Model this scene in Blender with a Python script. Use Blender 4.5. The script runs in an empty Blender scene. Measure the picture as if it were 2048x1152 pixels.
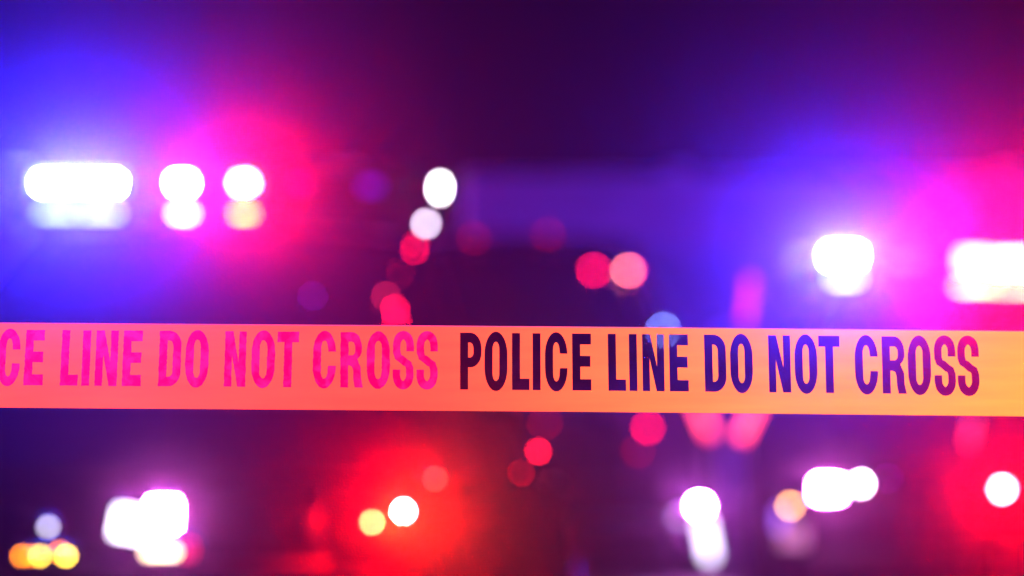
import bpy, bmesh, math, random
from mathutils import Vector, Matrix
from mathutils.geometry import tessellate_polygon

random.seed(7)
scene = bpy.context.scene
COL = scene.collection
R = math.radians

# ------------------------------------------------------------------ camera
PITCH = 1.47                 # degrees upward
CAM_H = 1.10
FOCUS = 2.193                # the tape
FPX = 85.0 / 36.0 * 2048.0   # focal length in photograph pixels
cam_d = bpy.data.cameras.new("camera")
cam_d.lens = 85.0
cam_d.sensor_width = 36.0
cam_d.clip_start = 0.05
cam_d.clip_end = 600.0
cam_d.dof.use_dof = True
cam_d.dof.focus_distance = FOCUS
cam_d.dof.aperture_fstop = 2.15
cam_d.dof.aperture_blades = 0
cam = bpy.data.objects.new("camera", cam_d)
cam.location = (0, 0, CAM_H)
cam.rotation_euler = (R(90 + PITCH), 0, 0)
COL.objects.link(cam)
scene.camera = cam

# ------------------------------------------------------------------ night sky
world = bpy.data.worlds.new("World")
scene.world = world
world.use_nodes = True
wn = world.node_tree
wn.nodes.clear()
sky = wn.nodes.new("ShaderNodeTexSky")
sky.sky_type = 'NISHITA'
sky.sun_disc = False
sky.sun_elevation = R(-9)
sky.sun_rotation = R(200)
bg = wn.nodes.new("ShaderNodeBackground")
bg.inputs["Strength"].default_value = 0.05
wo = wn.nodes.new("ShaderNodeOutputWorld")
wn.links.new(sky.outputs[0], bg.inputs[0])
wn.links.new(bg.outputs[0], wo.inputs[0])

# ------------------------------------------------------------------ exposure and render
vs = scene.view_settings
vs.view_transform = 'Standard'
vs.look = 'None'
vs.exposure = 0.0
vs.gamma = 1.0
vs.use_curve_mapping = False
cy = scene.cycles
cy.use_denoising = True
cy.volume_bounces = 0
cy.max_bounces = 6
cy.diffuse_bounces = 2
cy.glossy_bounces = 3
cy.transparent_max_bounces = 12
cy.sample_clamp_indirect = 4.0
cy.caustics_reflective = False
cy.caustics_refractive = False

HAZE_DENSITY = 0.0025
HAZE_G = 0.979

# ------------------------------------------------------------------ helpers
def at(px, py, y):
    """World point at depth y on the line of sight through a photograph pixel (used to survey lamp mounts)."""
    a = (px - 1024) / FPX
    b = (576 - py) / FPX
    t = R(PITCH)
    d = Vector((a, math.cos(t) - b * math.sin(t), math.sin(t) + b * math.cos(t)))
    return Vector((0, 0, CAM_H)) + d * (y / d.y)

def link(o, parent=None):
    COL.objects.link(o)
    if parent is not None:
        o.parent = parent
    return o

def tag(o, label=None, cat=None, group=None, kind=None):
    if label: o["label"] = label
    if cat: o["category"] = cat
    if group: o["group"] = group
    if kind: o["kind"] = kind
    return o

def obj_from_bm(name, bm, mat, parent=None, smooth=False):
    me = bpy.data.meshes.new(name)
    bm.normal_update()
    bm.to_mesh(me)
    bm.free()
    if mat: me.materials.append(mat)
    if smooth:
        for p in me.polygons: p.use_smooth = True
    return link(bpy.data.objects.new(name, me), parent)

def obj_from_data(name, verts, faces, mat, parent=None, smooth=False):
    me = bpy.data.meshes.new(name)
    me.from_pydata([tuple(v) for v in verts], [], faces)
    me.update()
    if mat: me.materials.append(mat)
    if smooth:
        for p in me.polygons: p.use_smooth = True
    return link(bpy.data.objects.new(name, me), parent)

def bm_box(bm, c, s, bevel=0.0, seg=2, rot=None):
    r = bmesh.ops.create_cube(bm, size=1.0)
    vs_ = r["verts"]
    M = Matrix.Translation(Vector(c)) @ (rot or Matrix.Identity(4)) @ Matrix.Diagonal((s[0], s[1], s[2], 1))
    bmesh.ops.transform(bm, matrix=M, verts=vs_)
    if bevel > 0:
        es = list({e for v in vs_ for e in v.link_edges})
        bmesh.ops.bevel(bm, geom=es, offset=bevel, segments=seg, affect='EDGES', profile=0.5)

def bm_tube(bm, pts, r, n=10, cap=True):
    pts = [Vector(p) for p in pts]
    rings = []
    for i, p in enumerate(pts):
        if i == 0: t = pts[1] - pts[0]
        elif i == len(pts) - 1: t = pts[-1] - pts[-2]
        else: t = (pts[i + 1] - pts[i]).normalized() + (pts[i] - pts[i - 1]).normalized()
        t.normalize()
        up = Vector((0, 0, 1)) if abs(t.z) < 0.9 else Vector((0, 1, 0))
        a = t.cross(up).normalized(); b = a.cross(t)
        rings.append([bm.verts.new(p + a * (math.cos(2 * math.pi * k / n) * r) + b * (math.sin(2 * math.pi * k / n) * r)) for k in range(n)])
    for i in range(len(rings) - 1):
        for k in range(n):
            bm.faces.new((rings[i][k], rings[i][(k + 1) % n], rings[i + 1][(k + 1) % n], rings[i + 1][k]))
    if cap:
        bm.faces.new(rings[0][::-1]); bm.faces.new(rings[-1])

def bm_cyl(bm, c, r, depth, axis='Y', n=24, r2=None):
    rot = {'X': Matrix.Rotation(R(90), 4, 'Y'), 'Y': Matrix.Rotation(R(90), 4, 'X'), 'Z': Matrix.Identity(4)}[axis]
    bmesh.ops.create_cone(bm, cap_ends=True, segments=n, radius1=r, radius2=r if r2 is None else r2, depth=depth,
                          matrix=Matrix.Translation(Vector(c)) @ rot)

def box(name, c, s, mat, parent, bevel=0.0, seg=2):
    bm = bmesh.new(); bm_box(bm, c, s, bevel, seg)
    return obj_from_bm(name, bm, mat, parent)

# ------------------------------------------------------------------ materials
def principled(name, col, rough=0.5, metal=0.0, coat=0.0, var=0.12, scale=8.0, bump=0.0, spec=0.5):
    m = bpy.data.materials.new(name); m.use_nodes = True
    nt = m.node_tree; p = nt.nodes["Principled BSDF"]
    tc = nt.nodes.new("ShaderNodeTexCoord")
    nz = nt.nodes.new("ShaderNodeTexNoise"); nz.inputs["Scale"].default_value = scale; nz.inputs["Detail"].default_value = 5
    nt.links.new(tc.outputs["Object"], nz.inputs["Vector"])
    mp = nt.nodes.new("ShaderNodeMapRange"); mp.inputs[3].default_value = 1 - var; mp.inputs[4].default_value = 1 + var
    nt.links.new(nz.outputs["Fac"], mp.inputs[0])
    mx = nt.nodes.new("ShaderNodeMix"); mx.data_type = 'RGBA'; mx.blend_type = 'MULTIPLY'; mx.inputs[0].default_value = 1
    mx.inputs[6].default_value = (*col, 1)
    nt.links.new(mp.outputs[0], mx.inputs[7])
    nt.links.new(mx.outputs[2], p.inputs["Base Color"])
    p.inputs["Roughness"].default_value = rough; p.inputs["Metallic"].default_value = metal
    p.inputs["Coat Weight"].default_value = coat; p.inputs["Coat Roughness"].default_value = 0.04
    p.inputs["Specular IOR Level"].default_value = spec
    if bump > 0:
        b = nt.nodes.new("ShaderNodeBump"); b.inputs["Strength"].default_value = bump; b.inputs["Distance"].default_value = 0.01
        nt.links.new(nz.outputs["Fac"], b.inputs["Height"]); nt.links.new(b.outputs[0], p.inputs["Normal"])
    return m

M = {}
M["black_paint"] = principled("black_paint", (0.005, 0.005, 0.006), 0.55, 0, 0.0, 0.05, 3, spec=0.0)
M["grey_paint"] = principled("grey_paint", (0.06, 0.06, 0.065), 0.35, 0, 0.0, 0.05, 3, spec=0.3)
M["matte_black"] = principled("matte_black", (0.008, 0.008, 0.009), 0.8, 0, 0, 0.1, 5, spec=0.0)
M["black_plastic"] = principled("black_plastic", (0.014, 0.014, 0.014), 0.6, 0, 0, 0.1, 30, 0.05, spec=0.06)
M["rubber"] = principled("rubber", (0.018, 0.018, 0.018), 0.9, 0, 0, 0.2, 20, 0.1, spec=0.03)
M["chrome"] = principled("chrome", (0.75, 0.75, 0.76), 0.12, 1.0, 0, 0.03, 10)
M["alloy"] = principled("alloy", (0.03, 0.03, 0.032), 0.6, 0.0, 0, 0.08, 12)
M["push_steel"] = principled("push_steel", (0.012, 0.012, 0.012), 0.6, 0.0, 0, 0.1, 20, spec=0.05)
M["cloth"] = principled("cloth", (0.03, 0.03, 0.032), 0.9, 0, 0, 0.2, 40)
M["plate"] = principled("plate", (0.6, 0.6, 0.58), 0.5, 0, 0, 0.05, 20)
M["concrete"] = principled("concrete", (0.42, 0.41, 0.40), 0.85, 0, 0, 0.2, 3.0, 0.3)
M["white_line"] = principled("white_line", (0.55, 0.55, 0.53), 0.6, 0, 0, 0.25, 14)

def asphalt():
    m = principled("asphalt", (0.045, 0.045, 0.048), 0.55, 0, 0, 0.35, 60.0, 0.6)
    nt = m.node_tree; p = nt.nodes["Principled BSDF"]
    tc = nt.nodes.new("ShaderNodeTexCoord")
    n2 = nt.nodes.new("ShaderNodeTexNoise"); n2.inputs["Scale"].default_value = 0.7; n2.inputs["Detail"].default_value = 3
    nt.links.new(tc.outputs["Object"], n2.inputs["Vector"])
    mr = nt.nodes.new("ShaderNodeMapRange"); mr.inputs[1].default_value = .4; mr.inputs[2].default_value = .62
    mr.inputs[3].default_value = .28; mr.inputs[4].default_value = .7
    nt.links.new(n2.outputs["Fac"], mr.inputs[0]); nt.links.new(mr.outputs[0], p.inputs["Roughness"])
    return m
M["asphalt"] = asphalt()

def car_glass():
    m = bpy.data.materials.new("car_glass"); m.use_nodes = True
    nt = m.node_tree; nt.nodes.clear()
    out = nt.nodes.new("ShaderNodeOutputMaterial"); mix = nt.nodes.new("ShaderNodeMixShader")
    fr = nt.nodes.new("ShaderNodeFresnel"); fr.inputs[0].default_value = 1.5
    tr = nt.nodes.new("ShaderNodeBsdfTransparent"); tr.inputs[0].default_value = (.5, .55, .55, 1)
    gl = nt.nodes.new("ShaderNodeBsdfGlossy"); gl.inputs["Roughness"].default_value = 0.02
    nt.links.new(fr.outputs[0], mix.inputs[0]); nt.links.new(tr.outputs[0], mix.inputs[1]); nt.links.new(gl.outputs[0], mix.inputs[2])
    nt.links.new(mix.outputs[0], out.inputs[0])
    return m
M["glass"] = car_glass()

_em = {}
def emit(col, strength, sampled=True):
    key = (col, round(strength, 3), sampled)
    if key in _em: return _em[key]
    m = bpy.data.materials.new("lit_face"); m.use_nodes = True
    nt = m.node_tree; nt.nodes.clear()
    out = nt.nodes.new("ShaderNodeOutputMaterial"); e = nt.nodes.new("ShaderNodeEmission")
    e.inputs[0].default_value = (*col, 1); e.inputs[1].default_value = strength
    nt.links.new(e.outputs[0], out.inputs[0])
    m.cycles.emission_sampling = 'FRONT' if sampled else 'NONE'
    _em[key] = m
    return m

def tape_film():
    m = bpy.data.materials.new("yellow_tape_film"); m.use_nodes = True
    nt = m.node_tree; nt.nodes.clear(); N = nt.nodes.new; L = nt.links.new
    out = N("ShaderNodeOutputMaterial")
    tc = N("ShaderNodeTexCoord"); mp = N("ShaderNodeMapping"); mp.inputs["Scale"].default_value = (1.5, 1, 14)
    L(tc.outputs["Object"], mp.inputs[0])
    nz = N("ShaderNodeTexNoise"); nz.inputs["Scale"].default_value = 5; nz.inputs["Detail"].default_value = 6
    L(mp.outputs[0], nz.inputs["Vector"])
    cr = N("ShaderNodeMapRange"); cr.inputs[3].default_value = .74; cr.inputs[4].default_value = 1.2
    L(nz.outputs["Fac"], cr.inputs[0])
    mx = N("ShaderNodeMix"); mx.data_type = 'RGBA'; mx.blend_type = 'MULTIPLY'; mx.inputs[0].default_value = 1
    mx.inputs[6].default_value = (0.95, 0.90, 0.022, 1); L(cr.outputs[0], mx.inputs[7])
    tl = N("ShaderNodeBsdfTranslucent"); L(mx.outputs[2], tl.inputs[0])
    df = N("ShaderNodeBsdfDiffuse"); L(mx.outputs[2], df.inputs[0])
    s1 = N("ShaderNodeMixShader"); s1.inputs[0].default_value = .12
    L(tl.outputs[0], s1.inputs[1]); L(df.outputs[0], s1.inputs[2])
    tr = N("ShaderNodeBsdfTransparent"); tr.inputs[0].default_value = (1, 1, 1, 1)
    s2 = N("ShaderNodeMixShader"); s2.inputs[0].default_value = 0.0
    L(s1.outputs[0], s2.inputs[1]); L(tr.outputs[0], s2.inputs[2])
    gl = N("ShaderNodeBsdfGlossy"); gl.inputs["Roughness"].default_value = .25
    s3 = N("ShaderNodeMixShader"); s3.inputs[0].default_value = .04
    L(s2.outputs[0], s3.inputs[1]); L(gl.outputs[0], s3.inputs[2])
    L(s3.outputs[0], out.inputs[0])
    return m
M["tape"] = tape_film()
M["tape_highlight"] = M["tape"].copy(); M["tape_highlight"].name = "pale_tape_highlight"  # paler copy of the film, painting a highlight along the edge
for n_ in M["tape_highlight"].node_tree.nodes:
    if n_.bl_idname == "ShaderNodeMix": n_.inputs[6].default_value = (.98, .9, .16, 1)

def ink_fresh():
    m = bpy.data.materials.new("dark_see_through_ink"); m.use_nodes = True
    nt = m.node_tree; nt.nodes.clear(); N = nt.nodes.new; L = nt.links.new
    out = N("ShaderNodeOutputMaterial")
    tr = N("ShaderNodeBsdfTransparent"); tr.inputs[0].default_value = (.85, .8, .85, 1)
    df = N("ShaderNodeBsdfDiffuse"); df.inputs[0].default_value = (.012, .006, .012, 1)
    s = N("ShaderNodeMixShader"); s.inputs[0].default_value = .4
    L(tr.outputs[0], s.inputs[1]); L(df.outputs[0], s.inputs[2]); L(s.outputs[0], out.inputs[0])
    return m
M["ink"] = ink_fresh()

def ink_worn():
    m = bpy.data.materials.new("worn_magenta_ink"); m.use_nodes = True
    nt = m.node_tree; nt.nodes.clear(); N = nt.nodes.new; L = nt.links.new
    out = N("ShaderNodeOutputMaterial")
    tc = N("ShaderNodeTexCoord")
    nz = N("ShaderNodeTexNoise"); nz.inputs["Scale"].default_value = 75; nz.inputs["Detail"].default_value = 4; nz.inputs["Distortion"].default_value = .6
    L(tc.outputs["Object"], nz.inputs["Vector"])
    mr = N("ShaderNodeMapRange"); mr.inputs[1].default_value = .42; mr.inputs[2].default_value = .62
    L(nz.outputs["Fac"], mr.inputs[0])
    mx = N("ShaderNodeMix"); mx.data_type = 'RGBA'
    mx.inputs[6].default_value = (.62, .004, .05, 1); mx.inputs[7].default_value = (.92, .12, .10, 1)
    L(mr.outputs[0], mx.inputs[0])
    tl = N("ShaderNodeBsdfTranslucent"); L(mx.outputs[2], tl.inputs[0])
    tr = N("ShaderNodeBsdfTransparent"); tr.inputs[0].default_value = (1, .9, 1, 1)
    s = N("ShaderNodeMixShader"); s.inputs[0].default_value = .4
    L(tl.outputs[0], s.inputs[1]); L(tr.outputs[0], s.inputs[2]); L(s.outputs[0], out.inputs[0])
    return m
M["ink_worn"] = ink_worn()

# lamp colours (linear)
BLUE = (0.020, 0.027, 1.0)
RED = (1.0, 0.0006, 0.0007)
WHITE = (0.85, 0.16, 1.0)
HEAD = (1.0, 0.16, 0.85)
AMBER = (1.0, 0.30, 0.01)

# ------------------------------------------------------------------ ground and boundary wall
def build_ground():
    n = 40; s = 160.0
    vs_, fs = [], []
    for j in range(n + 1):
        for i in range(n + 1):
            x = -s / 2 + s * i / n; y = -40 + s * j / n
            vs_.append((x, y, 0.0))
    for j in range(n):
        for i in range(n):
            a = j * (n + 1) + i
            fs.append((a, a + 1, a + n + 2, a + n + 1))
    tag(obj_from_data("road", vs_, fs, M["asphalt"]), kind="structure")
    for k, (x, y0) in enumerate([(-3.6, 4.0), (-3.6, 10.0), (3.9, 4.0), (3.9, 10.0)]):
        o = obj_from_data("road_marking", [(x - .06, y0, .004), (x + .06, y0, .004), (x + .06, y0 + 3, .004), (x - .06, y0 + 3, .004)], [(0, 1, 2, 3)], M["white_line"])
        tag(o, kind="structure")
build_ground()

def build_wall():
    root = link(bpy.data.objects.new("boundary_wall", None)); root.location = (0, 18.2, 0)
    tag(root, "pale concrete panel wall behind the police cars, faintly lit violet", "wall")
    pm = None
    for i in range(12):
        x = -15 + 2.5 * i
        if pm is None:
            bm = bmesh.new(); bm_box(bm, (0, 0, 0), (2.28, .10, 2.36), .012)
            o = obj_from_bm("panel", bm, M["concrete"], root); pm = o.data
            bm = bmesh.new(); bm_box(bm, (0, 0, 0), (.2, .2, 2.48), .015)
            po = obj_from_bm("post", bm, M["concrete"], root); qm = po.data
            bm = bmesh.new(); bm_box(bm, (0, 0, 0), (2.28, .18, .06), .01)
            co = obj_from_bm("coping", bm, M["concrete"], root); cm = co.data
        else:
            o = link(bpy.data.objects.new("panel", pm), root)
            po = link(bpy.data.objects.new("post", qm), root)
            co = link(bpy.data.objects.new("coping", cm), root)
        o.location = (x, 0, 1.18); po.location = (x - 1.25, 0, 1.24); co.location = (x, 0, 2.392)
build_wall()

# ------------------------------------------------------------------ police vehicles
SEDAN = dict(L=4.9, W=.93, hood=.90, belt=.98, roof=1.45, cowl=1.32, wtop=1.95, rtop=3.25, rbase=4.05, wb=(.95, 3.85), wr=.335,
             st=[(0.0, .66, .34, .60), (.05, .80, .26, .69), (.22, .89, .23, .77), (.85, .93, .21, .88), (1.35, .93, .2, .96), (2.4, .93, .2, .975),
                 (3.6, .93, .2, .985), (4.1, .925, .21, 1.01), (4.7, .88, .25, .99), (4.86, .80, .30, .92), (4.9, .66, .36, .82)])
SUV = dict(L=4.95, W=.96, hood=1.06, belt=1.12, roof=1.74, cowl=1.25, wtop=1.95, rtop=4.2, rbase=4.75, wb=(.95, 3.9), wr=.375,
           st=[(0.0, .70, .36, .80), (.05, .84, .28, .90), (.2, .92, .25, .97), (.85, .96, .24, 1.05), (1.3, .96, .23, 1.10), (2.4, .96, .23, 1.12),
               (3.6, .96, .23, 1.13), (4.3, .955, .24, 1.14), (4.75, .93, .27, 1.13), (4.91, .86, .32, 1.06), (4.95, .72, .38, .98)])

SEDAN_LOW = dict(SEDAN, roof=1.335, belt=.95)

def side_x(P, y, z):
    """Half width of the body at station y and height z."""
    st = P["st"]
    for a, b in zip(st[:-1], st[1:]):
        if a[0] <= y <= b[0]:
            t = (y - a[0]) / (b[0] - a[0])
            W, zb, zt = [a[k] + (b[k] - a[k]) * t for k in (1, 2, 3)]
            f = (z - zb) / (zt - zb)
            prof = [(0, .93), (.12, .97), (.45, 1.0), (.75, .985), (.95, .93), (1.1, .85)]
            for (f0, p0), (f1, p1) in zip(prof[:-1], prof[1:]):
                if f <= f1:
                    return W * (p0 + (p1 - p0) * max(0, (f - f0)) / (f1 - f0))
            return W * .85
    return P["W"]

def build_car(name, P, loc, yaw, label, paint):
    root = link(bpy.data.objects.new(name, None))
    root.location = loc; root.rotation_euler = (0, 0, R(yaw)); root.empty_display_size = .3
    tag(root, label, "police car", "emergency vehicles parked behind the tape")
    # body shell
    rings = []
    vs_, fs = [], []
    for (y, W, zb, zt) in P["st"]:
        h = zt - zb
        half = [(0, zb), (W * .55, zb), (W * .86, zb + .01), (W * .96, zb + .12 * h), (W, zb + .45 * h), (W * .985, zb + .75 * h), (W * .93, zt - .05 * h), (W * .8, zt + .005), (W * .42, zt + .022), (0, zt + .03)]
        ring = half + [(-x, z) for x, z in half[-2:0:-1]]
        rings.append(list(range(len(vs_), len(vs_) + len(ring))))
        vs_ += [(x, y, z) for x, z in ring]
    n = len(rings[0])
    for a, b in zip(rings[:-1], rings[1:]):
        for k in range(n):
            fs.append((a[k], a[(k + 1) % n], b[(k + 1) % n], b[k]))
    fs.append(tuple(rings[0][::-1])); fs.append(tuple(rings[-1]))
    body = obj_from_data("body", vs_, fs, paint, root, True)
    sd = body.modifiers.new("smooth", 'SUBSURF'); sd.levels = 1; sd.render_levels = 2
    # cabin
    bw, tw = P["W"] * .84, P["W"] * .60
    zb, zr = P["belt"], P["roof"]
    FB = lambda s: Vector((s * bw, P["cowl"], zb - .01)); FT = lambda s: Vector((s * tw, P["wtop"], zr - .03))
    RB = lambda s: Vector((s * bw, P["rbase"], zb + .02)); RT = lambda s: Vector((s * tw, P["rtop"], zr - .035))
    def patch(name, a, b, c, d, bulge, mat, nu=8, nv=6, th=0.0):
        # a-b bottom edge, d-c top edge; bulge is a vector added with a parabola across u
        vv, ff = [], []
        for j in range(nv + 1):
            for i in range(nu + 1):
                u, v = i / nu, j / nv
                p = a.lerp(b, u).lerp(d.lerp(c, u), v) + bulge * (4 * u * (1 - u)) + bulge * (.35 * 4 * v * (1 - v))
                vv.append(p)
        for j in range(nv):
            for i in range(nu):
                k = j * (nu + 1) + i
                ff.append((k, k + 1, k + nu + 2, k + nu + 1))
        o = obj_from_data(name, vv, ff, mat, root, True)
        if th:
            so = o.modifiers.new("thick", 'SOLIDIFY'); so.thickness = th; so.offset = 0
        return o
    patch("windshield", FB(-1), FB(1), FT(1), FT(-1), Vector((0, -.10, .01)), M["glass"], th=.006)
    patch("rear_window", RB(1), RB(-1), RT(-1), RT(1), Vector((0, .07, .01)), M["glass"], th=.006)
    patch("roof", FT(-1), FT(1), RT(1), RT(-1), Vector((0, 0, .035)), paint, th=.03)
    ym = (P["wtop"] + P["rtop"]) / 2 - .1
    for s in (-1, 1):
        MB, MT = Vector((s * bw * 1.0, ym, zb)), Vector((s * tw, ym, zr - .032))
        out = Vector((s * .03, 0, 0))
        a = (FB(s), MB, MT, FT(s)) if s > 0 else (MB, FB(s), FT(s), MT)
        patch("side_window", *a, out, M["glass"], th=.006)
        a = (MB, RB(s), RT(s), MT) if s > 0 else (RB(s), MB, MT, RT(s))
        patch("side_window", *a, out, M["glass"], th=.006)
        bm = bmesh.new()
        bm_tube(bm, [FB(s) + Vector((0, -.03, -.02)), FB(s).lerp(FT(s), .5) + Vector((s * .008, 0, .012)), FT(s), RT(s).lerp(FT(s), .5) + Vector((0, 0, .02)), RT(s), RT(s).lerp(RB(s), .5) + Vector((s * .008, 0, .01)), RB(s) + Vector((0, .03, -.02))], .036, 8)
        bm_tube(bm, [MB, MT], .035, 8)
        obj_from_bm("pillar", bm, paint, root, True)
        # doors follow the body side, 6 mm proud, each with its handle
        for (y0, y1) in ((P["cowl"] + .08, ym - .012), (ym + .012, P["rbase"] - .45)):
            vv, ff = [], []; nu, nv = 8, 7; z0, z1 = P["st"][5][2] + .14, zb - .04
            for j in range(nv + 1):
                for i in range(nu + 1):
                    y = y0 + (y1 - y0) * i / nu; z = z0 + (z1 - z0) * j / nv
                    vv.append((s * (side_x(P, y, z) + .004), y, z))
            for j in range(nv):
                for i in range(nu):
                    k = j * (nu + 1) + i
                    ff.append((k, k + 1, k + nu + 2, k + nu + 1) if s > 0 else (k, k + nu + 1, k + nu + 2, k + 1))
            d = obj_from_data("door", vv, ff, paint, root, True)
            so = d.modifiers.new("thick", 'SOLIDIFY'); so.thickness = .012; so.offset = 0
            hy, hz = y1 - .14, zb - .15
            box("handle", (s * (side_x(P, hy, hz) + .02), hy, hz), (.02, .16, .028), M["black_plastic"], d, .006)
        # mirror
        bm = bmesh.new()
        mx_, my_, mz_ = s * (P["W"] + .10), P["cowl"] + .28, zb + .07
        bm_box(bm, (mx_, my_, mz_), (.20, .12, .14), .035, 3)
        bm_tube(bm, [(s * (bw + .0), my_ + .04, zb + .0), (mx_ - s * .05, my_ + .02, mz_ - .03)], .022, 8)
        mi = obj_from_bm("mirror", bm, paint, root, True)
        box("mirror_glass", (mx_, my_ + .062, mz_), (.16, .004, .10), M["chrome"], mi)
        # wheels
        for yw in P["wb"]:
            xw = s * (P["W"] - .09)
            bm = bmesh.new()
            bm_cyl(bm, (xw, yw, P["wr"]), P["wr"], .22, 'X', 36)
            bmesh.ops.bevel(bm, geom=[e for e in bm.edges if len(e.link_faces) == 2 and e.calc_face_angle(0) > 1], offset=.035, segments=3, affect='EDGES')
            w = obj_from_bm("wheel", bm, M["rubber"], root, True)
            bm = bmesh.new()
            bm_cyl(bm, (xw + s * .10, yw, P["wr"]), P["wr"] * .66, .03, 'X', 28)
            for k in range(5):
                a = k * 2 * math.pi / 5
                bm_box(bm, (xw + s * .12, yw + math.cos(a) * P["wr"] * .36, P["wr"] + math.sin(a) * P["wr"] * .36), (.03, .07, P["wr"] * .55), .008, 1, Matrix.Rotation(math.pi / 2 - a, 4, 'X'))
            bm_cyl(bm, (xw + s * .125, yw, P["wr"]), .06, .03, 'X', 16)
            obj_from_bm("rim", bm, M["alloy"], w)
            bm = bmesh.new()
            arc = [(s * (side_x(P, yw, P["wr"] + .1) - .005), yw + math.cos(t) * (P["wr"] + .05), P["wr"] + math.sin(t) * (P["wr"] + .05)) for t in [R(-20 + 220 * k / 14) for k in range(15)]]
            bm_tube(bm, arc, .03, 8)
            obj_from_bm("wheel_arch", bm, M["matte_black"], root, True)
    # front end
    f0 = P["st"][0]; zt = f0[3]; zlo = f0[2]
    box("grille", (0, -.012, (zt + zlo) / 2 + .06), (.95, .04, (zt - zlo) * .62), M["black_plastic"], root, .012)
    gr = root.children[-1]
    for k in range(5):
        z = (zt + zlo) / 2 + .06 + (k - 2) * (zt - zlo) * .115
        box("slat", (0, -.036, z), (.9, .012, .012), M["black_plastic"], gr, .003, 1)
    box("bumper", (0, .02, zlo + .02), (P["W"] * 1.72, .18, .15), M["black_plastic"], root, .06, 3)
    box("license_plate", (0, -.068, zlo + .03), (.305, .01, .152), M["plate"], root, .003, 1)
    bm = bmesh.new()
    for s in (-1, 1):
        bm_tube(bm, [(s * .34, -.02, zlo - .04), (s * .34, -.16, zlo + .02), (s * .34, -.18, zt + .02), (s * .30, -.12, zt + .14)], .026, 10)
    for z in (zlo + .14, (zlo + zt) / 2 + .06, zt + .03):
        bm_tube(bm, [(-.34, -.18, z), (.34, -.18, z)], .02, 10)
    obj_from_bm("push_bar", bm, M["push_steel"], root, True)
    # hood crease panel
    vv, ff = [], []
    nu, nv = 10, 8
    def ztop(y):
        for a, b in zip(P["st"][:-1], P["st"][1:]):
            if a[0] <= y <= b[0]:
                t = (y - a[0]) / (b[0] - a[0]); return a[3] + (b[3] - a[3]) * t
        return P["hood"]
    for j in range(nv + 1):
        y = .24 + (P["cowl"] - .1 - .24) * j / nv
        for i in range(nu + 1):
            u = -1 + 2 * i / nu
            vv.append((u * P["W"] * .74, y, ztop(y) + .034 - .028 * abs(u) ** 1.8 + (.012 if .35 < abs(u) < .7 else 0)))
    for j in range(nv):
        for i in range(nu):
            k = j * (nu + 1) + i
            ff.append((k, k + 1, k + nu + 2, k + nu + 1))
    o = obj_from_data("hood", vv, ff, M["matte_black"], root, True)
    so = o.modifiers.new("thick", 'SOLIDIFY'); so.thickness = .02; so.offset = 0
    # interior
    box("dashboard", (0, P["cowl"] + .42, zb - .02), (1.35, .45, .16), M["black_plastic"], root, .05, 3)
    bm = bmesh.new()
    bmesh.ops.create_circle(bm, segments=24, radius=.18)
    ring = list(bm.verts); bm.free()
    bm = bmesh.new()
    bm_tube(bm, [(.36 + .18 * math.cos(t), P["cowl"] + .76 + .05 * math.sin(t), zb + .05 + .17 * math.sin(t)) for t in [2 * math.pi * k / 20 for k in range(21)]], .015, 6)
    obj_from_bm("steering_wheel", bm, M["black_plastic"], root, True)
    for s in (-1, 1):
        bm = bmesh.new()
        bm_box(bm, (s * .36, P["wtop"] + .18, .55), (.5, .52, .2), .06, 3)
        bm_box(bm, (s * .36, P["wtop"] + .48, .85), (.48, .16, .62), .06, 3)
        bm_box(bm, (s * .36, P["wtop"] + .52, 1.23 if P is not SUV else 1.32), (.26, .1, .18), .04, 3)
        obj_from_bm("seat", bm, M["cloth"], root, True)
    return root

def to_local(root, w):
    m = Matrix.Translation(root.location) @ root.rotation_euler.to_matrix().to_4x4()
    return m.inverted() @ Vector(w)

def lamp(name, parent, root, c, w, h, col, I=None, Lr=None, depth=.02, tilt=0.0, round_=False, sampled=None, housing=True, label=None, back=False):
    """A lit face (local centre c, w x h metres) in a black housing. I = intensity, or Lr = radiance."""
    A = w * h * (.785 if round_ else 1.0)
    if Lr is None: Lr = I / A
    if sampled is None: sampled = I is not None
    c = Vector(c); sg = 1 if back else -1
    rot = Matrix.Rotation(R(tilt), 4, 'Y')
    bm = bmesh.new()
    if round_:
        bmesh.ops.create_cone(bm, cap_ends=True, segments=16, radius1=.5, radius2=.44, depth=1.0, matrix=Matrix.Rotation(R(90 if not back else -90), 4, 'X'))
        bmesh.ops.transform(bm, matrix=Matrix.Translation(c) @ rot @ Matrix.Diagonal((w, depth, h, 1)), verts=bm.verts)
    else:
        bm_box(bm, c, (w, depth, h), min(w, h, depth) * .22, 1, rot)
    o = obj_from_bm(name, bm, emit(col, Lr, sampled), parent)
    if sampled:                      # only the glass front gives light, the rim is black
        o.data.materials.append(M["black_plastic"])
        for p in o.data.polygons:
            if p.normal.y * sg < .9: p.material_index = 1
    if label: o["label"] = label
    if housing:
        bm = bmesh.new()
        bm_box(bm, c + Vector((0, -sg * (depth / 2 + .014), 0)), (w + .02, .028, h + .02), .004, 1, rot)
        obj_from_bm("lamp_housing", bm, M["black_plastic"], parent)
    return o

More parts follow.
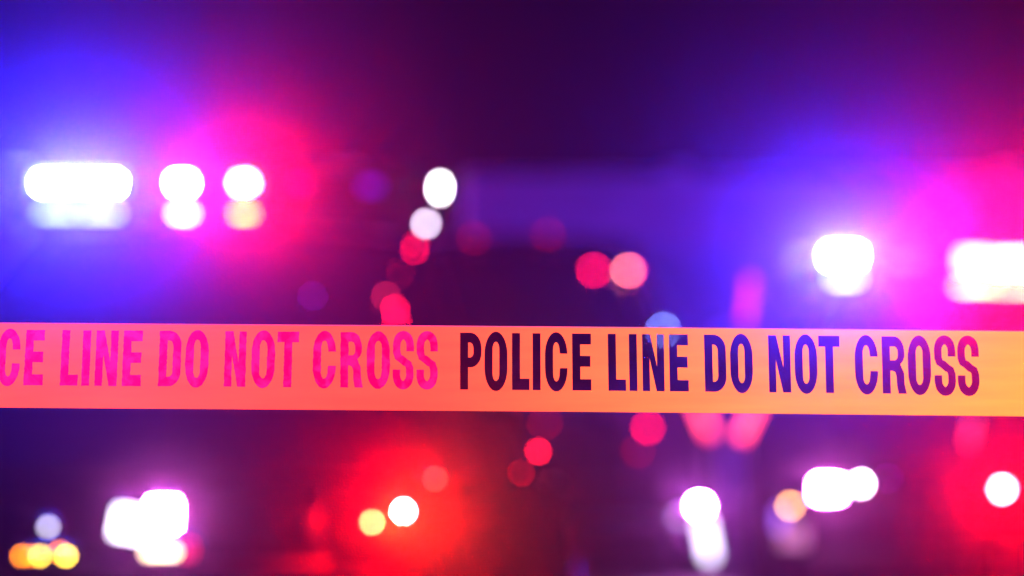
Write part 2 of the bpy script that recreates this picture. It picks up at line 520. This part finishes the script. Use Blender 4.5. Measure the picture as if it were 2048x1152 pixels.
def light_bar(root, P, half, zc, y, zroof):
    """Bar: tray on feet, end caps, core and lid; modules and glowing reflection strips sit on its front face."""
    zt_ = zc + .045
    zb_ = zc - .135
    bm = bmesh.new()
    bm_box(bm, (0, y + .16, zb_), (half * 2, .34, .024), .01, 2)
    for s in (-1, 1):
        bm_box(bm, (s * half * .78, y + .16, (zb_ - .012 + zroof) / 2), (.09, .2, max(.02, zb_ - .012 - zroof)), .006, 1)
        bm_box(bm, (s * (half + .012), y + .16, (zt_ + zb_) / 2), (.03, .32, zt_ - zb_ + .02), .012, 2)
    bm_box(bm, (0, y + .17, zt_), (half * 2, .28, .016), .006, 1)
    bm_box(bm, (0, y + .17, (zt_ + zb_) / 2), (half * 2 - .02, .20, zt_ - zb_ - .02), .006, 1)
    return obj_from_bm("light_bar", bm, M["black_plastic"], root)

# --- left sedan -------------------------------------------------------------------------------------------------
D1 = 7.8
bar_w1 = at(470, 367, D1)
nose1 = D1 - 2.45
YAW1 = 3.5
car1 = build_car("police_car", SEDAN, (bar_w1.x + (D1 - nose1) * math.sin(R(YAW1)), nose1, 0), YAW1, "police sedan nearest the tape, roof light bar glowing blue, white and red", M["black_paint"])
lb1 = light_bar(car1, SEDAN, .72, bar_w1.z, D1 - nose1 + .045, 1.46)
def on_plane(car, px, py, yl):
    """local point on the plane y = yl of a car along a line of sight"""
    a = to_local(car, at(px, py, 4.0)); b = to_local(car, at(px, py, 14.0))
    return a.lerp(b, (yl - a.y) / (b.y - a.y))
def L1(px, py, y=0): return on_plane(car1, px, py, D1 - nose1 - .005)
def S1(px, y=D1): return px / FPX * y
yb = D1 - .005
lamp("light_module", lb1, car1, L1(116, 366, yb), S1(74), S1(20), BLUE, I=230)
lamp("light_module", lb1, car1, L1(200, 366, yb), S1(74), S1(20), BLUE, I=230)
lamp("light_module", lb1, car1, L1(364, 366, yb), S1(34), S1(20), WHITE, I=5)
lamp("light_module", lb1, car1, L1(488, 366, yb), S1(32), S1(20), RED, I=115)
lamp("light_module", lb1, car1, L1(600, 366, yb), S1(34), S1(18), (.5, .0, .6), Lr=.35)
lamp("light_module", lb1, car1, L1(742, 372, yb), S1(34), S1(18), (.18, .01, .9), Lr=1.2)
lamp("light_module", lb1, car1, L1(880, 376, yb), S1(8), S1(26), (1, .95, 1), Lr=60)
for (px, w, col, l) in ((116, 74, (.45, .85, .95), 5), (200, 74, (.5, .9, 1), 5.2), (366, 34, (1, .95, 1), 20), (488, 32, (1, .78, .02), 12)):
    lamp("roof_reflection", lb1, car1, L1(px, 427, yb), S1(w), S1(9), col, Lr=l, housing=False)  # glowing strips put in for the bar lamps' reflections in the roof
# rear row of the bar, facing the wall
lamp("rear_module", lb1, car1, (-.3, D1 - nose1 + .325, bar_w1.z - .02), .2, .04, BLUE, I=70, back=True, housing=False)
lamp("rear_module", lb1, car1, (.3, D1 - nose1 + .325, bar_w1.z - .02), .2, .04, RED, I=38, back=True, housing=False)
# push bar lights, amber row and corner strobes
yp = nose1 - .23
P1 = lambda px, py: on_plane(car1, px, py, -.23)
Sp = lambda px, y=yp: px / FPX * y
lamp("headlight", car1, car1, P1(328, 1028), Sp(58), Sp(58), HEAD, I=5, round_=False)
lamp("headlight", car1, car1, P1(262, 1048), Sp(68), Sp(60), (.85, .8, 1), Lr=9, tilt=10)
lamp("lit_spot", car1, car1, P1(372, 1100), Sp(30), Sp(30), (1, .01, .12), Lr=1.6)  # glowing patch put in for a red halo beside the white lamps
lamp("fog_light", car1, car1, P1(322, 1104), Sp(64), Sp(14), (1, .75, .45), Lr=12)
for px, l, c in ((44, 34, (1, .22, .0)), (62, 20, (1, .2, 0)), (80, 34, (1, .62, .05)), (132, 44, (1, .66, .06)), (118, 26, (1, .2, 0))):
    lamp("turn_signal", car1, car1, P1(px, 1112 if px != 118 else 1104), Sp(9), Sp(9), c, Lr=l, round_=True)
lamp("lit_spot", car1, car1, P1(96, 1054), Sp(12), Sp(12), (.72, .66, .95), Lr=11, round_=True)
yf = nose1 + .02
P1f = lambda px, py: on_plane(car1, px, py, .02)
lamp("corner_strobe", car1, car1, P1f(807, 1022), Sp(16), Sp(16), RED, I=46, round_=True)
lamp("turn_signal", car1, car1, P1f(744, 1045), Sp(10), Sp(10), (1, .85, .28), Lr=32, round_=True)
lamp("lit_spot", car1, car1, P1f(870, 958), Sp(9), Sp(9), (1, .09, .06), Lr=24, round_=True)  # glowing disc put in for an orange-red glint on the bodywork

# --- dark suv behind ---------------------------------------------------------------------------------------------
NC = 11.6
car3 = build_car("police_suv", SUV, (.07, NC, 0), 0.0, "dark police vehicle in the middle, windshield rimmed with small red glints", M["grey_paint"])
def L3(px, py, y): return to_local(car3, at(px, py, y))
def S3(px, y): return px / FPX * y
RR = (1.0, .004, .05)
def on_windshield(car, P, px, py):
    """Point on the outside of the windshield along a line of sight."""
    bw_, zb_, zr_ = P["W"] * .84, P["belt"] - .01, P["roof"] - .03
    a = to_local(car, at(px, py, 4.0)); b = to_local(car, at(px, py, 16.0))
    best = None
    for k in range(1200):
        p = a.lerp(b, k / 1200)
        v = min(1, max(0, (p.z - zb_) / (zr_ - zb_)))
        hw = P["W"] * (.84 + (.60 - .84) * v)
        u = min(1, max(0, (p.x / hw + 1) / 2))
        ys = P["cowl"] + (P["wtop"] - P["cowl"]) * v - .10 * 4 * u * (1 - u) - .035 * 4 * v * (1 - v)
        if p.y > ys - .05: best = p; break
    return best if best else p
def glint(car, P, px, py, lr, c, size=7.5):  # small glowing disc put in for a lamp's glint on the car
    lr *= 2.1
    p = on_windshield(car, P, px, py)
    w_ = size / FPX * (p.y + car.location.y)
    lamp("lit_glint", car, car, p, w_, w_, c, Lr=lr, round_=True)
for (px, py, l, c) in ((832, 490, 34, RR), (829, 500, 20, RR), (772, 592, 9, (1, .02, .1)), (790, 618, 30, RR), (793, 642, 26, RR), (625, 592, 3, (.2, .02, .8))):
    glint(car1, SEDAN, px, py, l, c)
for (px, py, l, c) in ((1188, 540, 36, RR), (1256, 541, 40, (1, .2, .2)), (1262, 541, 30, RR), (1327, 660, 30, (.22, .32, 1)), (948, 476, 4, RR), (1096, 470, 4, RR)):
    glint(car3, SUV, px, py, l, c)
lamp("bar_glint", lb1, car1, L1(852, 447, yb), S1(11), S1(11), (.72, .6, .8), Lr=40, round_=True)  # glowing disc put in for a pale glint below the bar
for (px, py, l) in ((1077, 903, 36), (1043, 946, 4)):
    lamp("lit_spot", car1, car1, on_plane(car1, px, py, .22), S1(8, 5.6), S1(8, 5.6), (1, .006, .03), Lr=l * 1.6, round_=True)  # glowing discs put in for red glints near the fender
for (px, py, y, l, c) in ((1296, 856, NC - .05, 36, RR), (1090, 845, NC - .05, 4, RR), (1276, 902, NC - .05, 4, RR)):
    lamp("lit_glint", car3, car3, L3(px, py, y), S3(11, y), S3(11, y), c, Lr=l, round_=True)  # glowing discs put in for lamp reflections on the suv's front
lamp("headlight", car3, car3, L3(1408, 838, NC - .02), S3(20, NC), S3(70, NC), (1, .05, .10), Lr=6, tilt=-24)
lamp("fog_light", car3, car3, L3(1400, 1012, NC - .04), S3(13, NC), S3(13, NC), WHITE, I=6, round_=True)
lamp("bumper_reflection", car3, car3, L3(1414, 1078, NC - .04), S3(20, NC), S3(80, NC), (.8, .7, 1), Lr=6, tilt=-10)  # glowing strip put in for a lamp streak reflected in the bumper
lamp("lit_spot", car3, car3, L3(1360, 1030, NC - .04), S3(16, NC), S3(22, NC), (.6, .35, .9), Lr=4)
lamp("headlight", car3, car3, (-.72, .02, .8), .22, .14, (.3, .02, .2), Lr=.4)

# --- right sedan -------------------------------------------------------------------------------------------------
D2 = 10.6
YAW2 = 5.0
nose2 = D2 - 2.55
car2 = build_car("police_car", SEDAN_LOW, (1.765, nose2, 0), -YAW2, "police sedan at the picture's right edge, light bar glowing blue and red", M["black_paint"])
bw2 = at(1890, 524, D2)
lb2 = light_bar(car2, SEDAN, .74, bw2.z, 2.61, 1.36)
def L2(px, py, yl): return on_plane(car2, px, py, yl)
S2 = lambda px, y=D2: px / FPX * y
yb2 = 2.565
lamp("light_module", lb2, car2, L2(1686, 512, yb2), S2(58), S2(20), BLUE, I=430)
lamp("light_module", lb2, car2, L2(1948, 522, yb2), S2(58), S2(34), RED, I=90)
lamp("light_module", lb2, car2, L2(2022, 526, yb2), S2(80), S2(34), RED, I=170)
lamp("light_module", lb2, car2, L2(1815, 518, yb2), S2(60), S2(20), (.6, .3, 1), Lr=.9)
for (px, py, w, col, l) in ((1690, 558, 50, (.5, .92, 1), 8), (1955, 572, 76, (1, .74, .22), 12), (2040, 577, 86, (1, .7, .35), 12)):
    lamp("roof_reflection", lb2, car2, L2(px, py, yb2), S2(w), S2(10), col, Lr=l, housing=False)  # glowing strips again replace roof reflections of this bar's lamps
lamp("light_module", lb2, car2, L2(1606, 508, yb2), S2(44), S2(18), (.4, .35, 1), Lr=1.6)
lamp("rear_module", lb2, car2, (-.3, 2.895, bw2.z - .02), .2, .04, BLUE, I=120, back=True, housing=False)
lamp("rear_module", lb2, car2, (.3, 2.895, bw2.z - .02), .2, .04, RED, I=5, back=True, housing=False)
lamp("headlight", car2, car2, L2(1656, 978, .03), S2(44, 8.8), S2(30, 8.8), HEAD, I=4)
lamp("headlight", car2, car2, L2(1722, 968, .03), S2(12, 8.8), S2(12, 8.8), (1, .9, 1), Lr=90, round_=True)
lamp("turn_signal", car2, car2, L2(1581, 1012, .05), S2(11, 8.8), S2(11, 8.8), (1, .45, .08), Lr=34, round_=True)
lamp("fog_light", car2, car2, L2(1586, 1072, .06), S2(50, 8.8), S2(40, 8.8), (.75, .25, .55), Lr=.9)
lamp("lit_spot", car2, car2, L2(1560, 1040, .06), S2(16, 8.8), S2(40, 8.8), (.35, .12, .9), Lr=2.4)
lamp("lit_spot", car2, car2, L2(1745, 1012, .05), S2(10, 8.8), S2(10, 8.8), (1, .01, .2), Lr=9, round_=True)
lamp("lit_spot", car2, car2, L2(1775, 960, .05), S2(12, 8.8), S2(12, 8.8), (.4, .02, .9), Lr=4, round_=True)
lamp("grille_strobe", car2, car2, L2(2004, 978, -.21), S2(16, 8.6), S2(16, 8.6), RED, I=46, round_=True)
lamp("fender_strip", car2, car2, L2(1498, 842, .2), S2(22, 8.8), S2(76, 8.8), (1, .05, .10), Lr=6, tilt=26)  # tilted red strip at the fender corner
lamp("hood_reflection", car2, car2, L2(1942, 862, .1), S2(10, 8.8), S2(50, 8.8), (1, .05, .2), Lr=2.2, tilt=10)  # glowing strip put in for a pink reflection on the hood
lamp("pillar_reflection", car2, car2, L2(1496, 600, 1.5), S2(16, 10), S2(90, 10), (1, .03, .7), Lr=2.2, tilt=6)  # glowing strip put in for red reflected along the pillar

bm = bmesh.new()
pl = L2(1496, 600, 1.53)
bm_tube(bm, [pl, pl + Vector((.06, .02, -.07)), (-.78, 1.5, .99)], .014, 8)
obj_from_bm("strip_bracket", bm, M["black_plastic"], car2)
# glowing panels added behind blue and red modules for coloured rims
lamp("rim_glow", lb1, car1, L1(158, 366) + Vector((0, .016, 0)), S1(180), S1(34), (.25, .75, .95), Lr=1.1, depth=.012, housing=False)
lamp("rim_glow", lb2, car2, L2(1686, 512, yb2 + .016), S2(78), S2(36), (.25, .75, .95), Lr=1.3, depth=.012, housing=False)
lamp("rim_glow", lb1, car1, L1(490, 366) + Vector((0, .016, 0)), S1(48), S1(36), (1, .3, .06), Lr=1.6, depth=.012, housing=False)
# added spot by the left sedan's amber lamp, yellowing the tape's right end
sp = bpy.data.lights.new("tape_tint_beam", 'SPOT')
sp.energy = 380; sp.color = (.85, .62, .03); sp.spot_size = R(36); sp.spot_blend = 1.0; sp.shadow_soft_size = .02
so_ = link(bpy.data.objects.new("tape_tint_beam", sp), car1)
so_.location = P1f(744, 1045) + Vector((0, -.04, 0))
mw = Matrix.Translation(car1.location) @ car1.rotation_euler.to_matrix().to_4x4()
dirw = Vector((math.sin(R(21.5)), -math.cos(R(21.5)), .13))
so_.rotation_euler = (mw.to_3x3().inverted() @ dirw).to_track_quat('-Z', 'Y').to_euler()

# ------------------------------------------------------------------ the tape
TAPE_H = 168.5 / FPX * FOCUS
Z0 = at(1024, 739.2, FOCUS).z
TILT = -18.5 / 2048.0
def tape_pt(u, v, off=0.0):
    """u metres along, v 0..1 from bottom to top"""
    hgt = TAPE_H * (1 + .008 * u)
    y = FOCUS + .0030 * math.sin(3.1 * u + .6) + .0012 * math.sin(9.0 * u + 1.7) + .0009 * math.sin(21 * u)
    z = Z0 + TILT * u + .0005 * math.sin(4.3 * u + 1) + (v - .5) * hgt
    return Vector((u, y - off, z))
U = lambda px: (px - 1024) / FPX * FOCUS

# glyph outlines in a w x 1 box (h = 1); lists of loops: the first is the outline, others are holes
HPX = 115.0
def ell(cx, cy, rx, ry, a0, a1, n=9, p=1.0):
    return [(cx + rx * math.cos(R(a0 + (a1 - a0) * k / n)), cy + ry * math.sin(R(a0 + (a1 - a0) * k / n))) for k in range(n + 1)]
T = 16.2 / HPX * 115   # stem in px
def stadium(x0, y0, x1, y1, ry):
    cx = (x0 + x1) / 2; rx = (x1 - x0) / 2
    return ell(cx, y1 - ry, rx, ry, 0, 180, 18) + ell(cx, y0 + ry, rx, ry, 180, 360, 18)
def glyph(ch, w):
    H = HPX
    if ch == 'I': return [[(0, 0), (w, 0), (w, H), (0, H)]]
    if ch == 'L': return [[(0, 0), (w, 0), (w, 23), (T, 23), (T, H), (0, H)]]
    if ch == 'T':
        a = (w - 16) / 2
        return [[(a, 0), (a + 16, 0), (a + 16, H - 22), (w, H - 22), (w, H), (0, H), (0, H - 22), (a, H - 22)]]
    if ch == 'E':
        return [[(0, 0), (w, 0), (w, 23), (T, 23), (T, 48), (w - 1.5, 48), (w - 1.5, 70), (T, 70), (T, H - 22), (w, H - 22), (w, H), (0, H)]]
    if ch == 'N':
        return [[(0, 0), (14.5, 0), (14.5, 66), (w - 16, 0), (w, 0), (w, H), (w - 14.5, H), (w - 14.5, 50), (16, H), (0, H)]]
    if ch == 'O': return [stadium(0, -2.5, w, H + 2.5, 46), stadium(T, 18, w - T, H - 18, 15)]
    if ch == 'D':
        o = [(0, 0), (w - 24, 0)] + ell(w - 24, 30, 24, 30, -90, 0, 8)[1:] + ell(w - 24, H - 30, 24, 30, 0, 90, 8) + [(0, H)]
        i = [(T, 20), (w - T - 8, 20)] + ell(w - T - 8, 32, 8, 12, -90, 0, 6)[1:] + ell(w - T - 8, H - 32, 8, 12, 0, 90, 6) + [(T, H - 20)]
        return [o, i]
    if ch in 'PR':
        yb_ = 45 if ch == 'P' else 47
        bowl_o = ell(w - 22, H - 32, 22, 32, 90, 0, 8) + ell(w - 22, yb_ + 30, 22, 30, 0, -90, 8)
        i = [(T, yb_ + 20), (w - T - 7, yb_ + 20)] + ell(w - T - 7, yb_ + 30, 7, 10, -90, 0, 6)[1:] + ell(w - T - 7, H - 32, 7, 12, 0, 90, 6) + [(T, H - 20)]
        if ch == 'P':
            o = [(0, 0), (0, H)] + bowl_o + [(T, yb_), (T, 0)]
        else:
            bo = ell(w - 23, H - 32, 20, 32, 90, 0, 8) + ell(w - 23, yb_ + 32, 20, 24, 0, -55, 5)
            leg = [(w - 8, 50), (w - 4.5, 42), (w - 3.6, 18), (w, 0), (w - 16, 0), (w - 19, 16), (w - 19.6, 34), (w - 22, 43), (w - 27, 46), (T, 46), (T, 0)]
            o = [(0, 0), (0, H)] + bo + leg
        return [o[::-1], i]
    if ch == 'C':
        yu, yl = H - 41, 45
        cx = w / 2
        out = [(w, yu)] + ell(cx, H + 2.5 - 46, w / 2, 46, 6, 180, 16)[0:] + ell(cx, -2.5 + 46, w / 2, 46, 180, 354, 16) + [(w, yl)]
        inn = [(w - 15, yl)] + ell(cx, 18 + 16, cx - T, 16, 0, -180, 12) + ell(cx, H - 18 - 16, cx - T, 16, 180, 0, 12) + [(w - 15, yu)]
        return [out + inn]
    if ch == 'S':
        t = 15.0; r = t / 2
        cx = w / 2; rx = w / 2 - r
        c = [(w - r, H - 39)] + ell(cx, H - 28, rx, 22.5, 0, 180, 14)
        c += [(r + .4, H - 42), (r + 3.2, H - 51), (cx - 4.5, H * .5 + 3), (cx + 4.5, H * .5 - 5), (w - r - 3.2, 49), (w - r - .4, 40)]
        c += ell(cx, 28, rx, 22.5, 0, -180, 14) + [(r, 38)]
        # offset the centre line
        lft, rgt = [], []
        for k, p in enumerate(c):
            q0 = c[max(0, k - 1)]; q1 = c[min(len(c) - 1, k + 1)]
            dx, dy = q1[0] - q0[0], q1[1] - q0[1]; l = math.hypot(dx, dy) or 1
            nx, ny = -dy / l, dx / l
            rr = r * (1.0 + .18 * abs(ny) * (1 if abs(p[1] - H / 2) > 40 else .2))
            if k in (0, len(c) - 1): nx, ny = (-1 if k == 0 and False else nx), 0 * ny; nx = 1 if nx > 0 else -1
            lft.append((p[0] + nx * rr, p[1] + ny * rr)); rgt.append((p[0] - nx * rr, p[1] - ny * rr))
        return [lft + rgt[::-1]]

RIGHT = [('P', 920, 43), ('O', 969, 45.7), ('L', 1024, 35), ('I', 1065.5, 16), ('C', 1090.4, 45), ('E', 1145, 38), ('L', 1217, 35.5), ('I', 1259.3, 16),
         ('N', 1286, 43.7), ('E', 1340, 38), ('D', 1410.5, 43), ('O', 1461.8, 45), ('N', 1538.5, 44), ('O', 1590.7, 45), ('T', 1639, 42.5), ('C', 1711.4, 46),
         ('R', 1766, 48), ('O', 1817.7, 46), ('S', 1870.5, 42.5), ('S', 1917, 43)]
LEFT = [('P', -176, 43), ('O', -127, 45.7), ('L', -72, 35), ('I', -30.5, 16), ('C', -6, 45), ('E', 48.8, 38), ('L', 121.3, 35.5), ('I', 163.7, 16.5),
        ('N', 190.7, 43.5), ('E', 245, 38), ('D', 317, 44), ('O', 369.8, 46), ('N', 448, 42.5), ('O', 501.6, 47), ('T', 553, 43), ('C', 624.6, 46),
        ('R', 680, 45.5), ('O', 732.5, 46.5), ('S', 785, 42), ('S', 832.5, 42.5)]
letters = [(c, x - 2260, w, 0) for c, x, w in RIGHT if x - 2260 + w < -240] + [(c, x, w, 1) for c, x, w in LEFT] + [(c, x, w, 0) for c, x, w in RIGHT] + [(c, x + 1180, w, 0) for c, x, w in RIGHT]

def build_tape():
    root = link(bpy.data.objects.new("police_tape", None)); root.location = tape_pt(0, 0)
    tag(root, "translucent yellow tape stretched across the view, printed POLICE LINE DO NOT CROSS", "tape")
    o0 = Vector(root.location)
    fv, ff = [], []
    H_all = 168.5
    def strip(u0, u1):
        n = max(1, int((u1 - u0) / .012))
        for k in range(n):
            a, b = u0 + (u1 - u0) * k / n, u0 + (u1 - u0) * (k + 1) / n
            i = len(fv)
            fv.extend([tape_pt(a, 0) - o0, tape_pt(b, 0) - o0, tape_pt(b, 1) - o0, tape_pt(a, 1) - o0]); ff.append((i, i + 1, i + 2, i + 3))
    cur = U(-1340)
    for (ch, px, w, worn) in letters:
        loops = glyph(ch, w)
        base = 45.0 if worn else 42.5          # px above the lower edge
        hs = (111.0 if worn else 114.0) / HPX
        sl = (5.5 * (1 - (px + 20) / 900) + 0.5) / 115 if worn else (-2.5 * min(1, max(0, (px - 1000) / 400))) / 115
        if not worn and px > 2048 or px < -250: sl = 0
        rag = random.Random(int(px * 10))
        L2d = []
        for lp in loops:
            q = []
            for (x, y) in lp:
                X, Y = px + x + sl * y, base + y * hs
                if worn and ch != "S": X += rag.uniform(-.45, .45); Y += rag.uniform(-.35, .35)
                q.append((X, Y))
            L2d.append(q)
        # densify worn edges so the print looks rough
        if worn:
            L3 = []
            for q in L2d:
                r_ = []
                for k in range(len(q)):
                    a, b = q[k], q[(k + 1) % len(q)]
                    m_ = max(1, int(math.hypot(b[0] - a[0], b[1] - a[1]) / 4))
                    for j in range(m_):
                        t = j / m_
                        jx = rag.uniform(-.55, .55) if j else 0
                        r_.append((a[0] + (b[0] - a[0]) * t + jx, a[1] + (b[1] - a[1]) * t + (rag.uniform(-.3, .3) if j else 0)))
                L3.append(r_)
            L2d = L3
        xs = [p[0] for q in L2d for p in q]
        c0, c1 = min(xs) - 1.2, max(xs) + 1.2
        strip(cur, U(c0))
        cur = U(c1)
        P3 = lambda p: tape_pt(U(p[0]), p[1] / H_all)
        # film around the letter
        n = 5
        rect = [(c0 + (c1 - c0) * k / n, 0) for k in range(n + 1)] + [(c1 - (c1 - c0) * k / n, H_all) for k in range(n + 1)]
        def add(loops2, V, F):
            flat = [p for q in loops2 for p in q]
            tris = tessellate_polygon([[Vector((p[0], p[1], 0)) for p in q] for q in loops2])
            i = len(V); V.extend([P3(p) - o0 for p in flat])
            for t_ in tris:
                a, b, c = [Vector(flat[j]) for j in t_]
                cr = (b.x - a.x) * (c.y - a.y) - (b.y - a.y) * (c.x - a.x)
                if abs(cr) < 1e-7: continue
                F.append(tuple(i + j for j in (t_ if cr > 0 else t_[::-1])))
        add([rect, L2d[0]], fv, ff)
        for hole in L2d[1:]: add([hole], fv, ff)
        lv, lf = [], []
        add(L2d, lv, lf)
        obj_from_data("letter", lv, lf, M["ink_worn"] if worn else M["ink"], root)
    strip(cur, U(3300))
    hv, hf = [], []
    for k in range(260):
        u = U(-1340) + (U(3300) - U(-1340)) * k / 259
        hv += [tape_pt(u, 1.0) - o0, tape_pt(u, 1.011, .0012) - o0]
        if k: hf.append((2 * k - 2, 2 * k, 2 * k + 1, 2 * k - 1))
    obj_from_data("edge_highlight", hv, hf, M["tape_highlight"], root)  # bright strip painting in the light caught by the top edge
    obj_from_data("film", fv, ff, M["tape"], root)
build_tape()

# ------------------------------------------------------------------ haze
def build_haze():
    m = bpy.data.materials.new("haze"); m.use_nodes = True
    nt = m.node_tree; nt.nodes.clear()
    out = nt.nodes.new("ShaderNodeOutputMaterial"); v = nt.nodes.new("ShaderNodeVolumePrincipled")
    v.inputs["Color"].default_value = (0.95, 0.66, 0.95, 1)
    m.cycles.volume_sampling = 'EQUIANGULAR'
    v.inputs["Density"].default_value = HAZE_DENSITY
    v.inputs["Anisotropy"].default_value = HAZE_G
    nt.links.new(v.outputs[0], out.inputs["Volume"])
    bm = bmesh.new(); bm_box(bm, (0, 40, 0.85), (170, 170, 3.9))
    o = obj_from_bm("haze", bm, m)
    tag(o, kind="stuff")
build_haze()
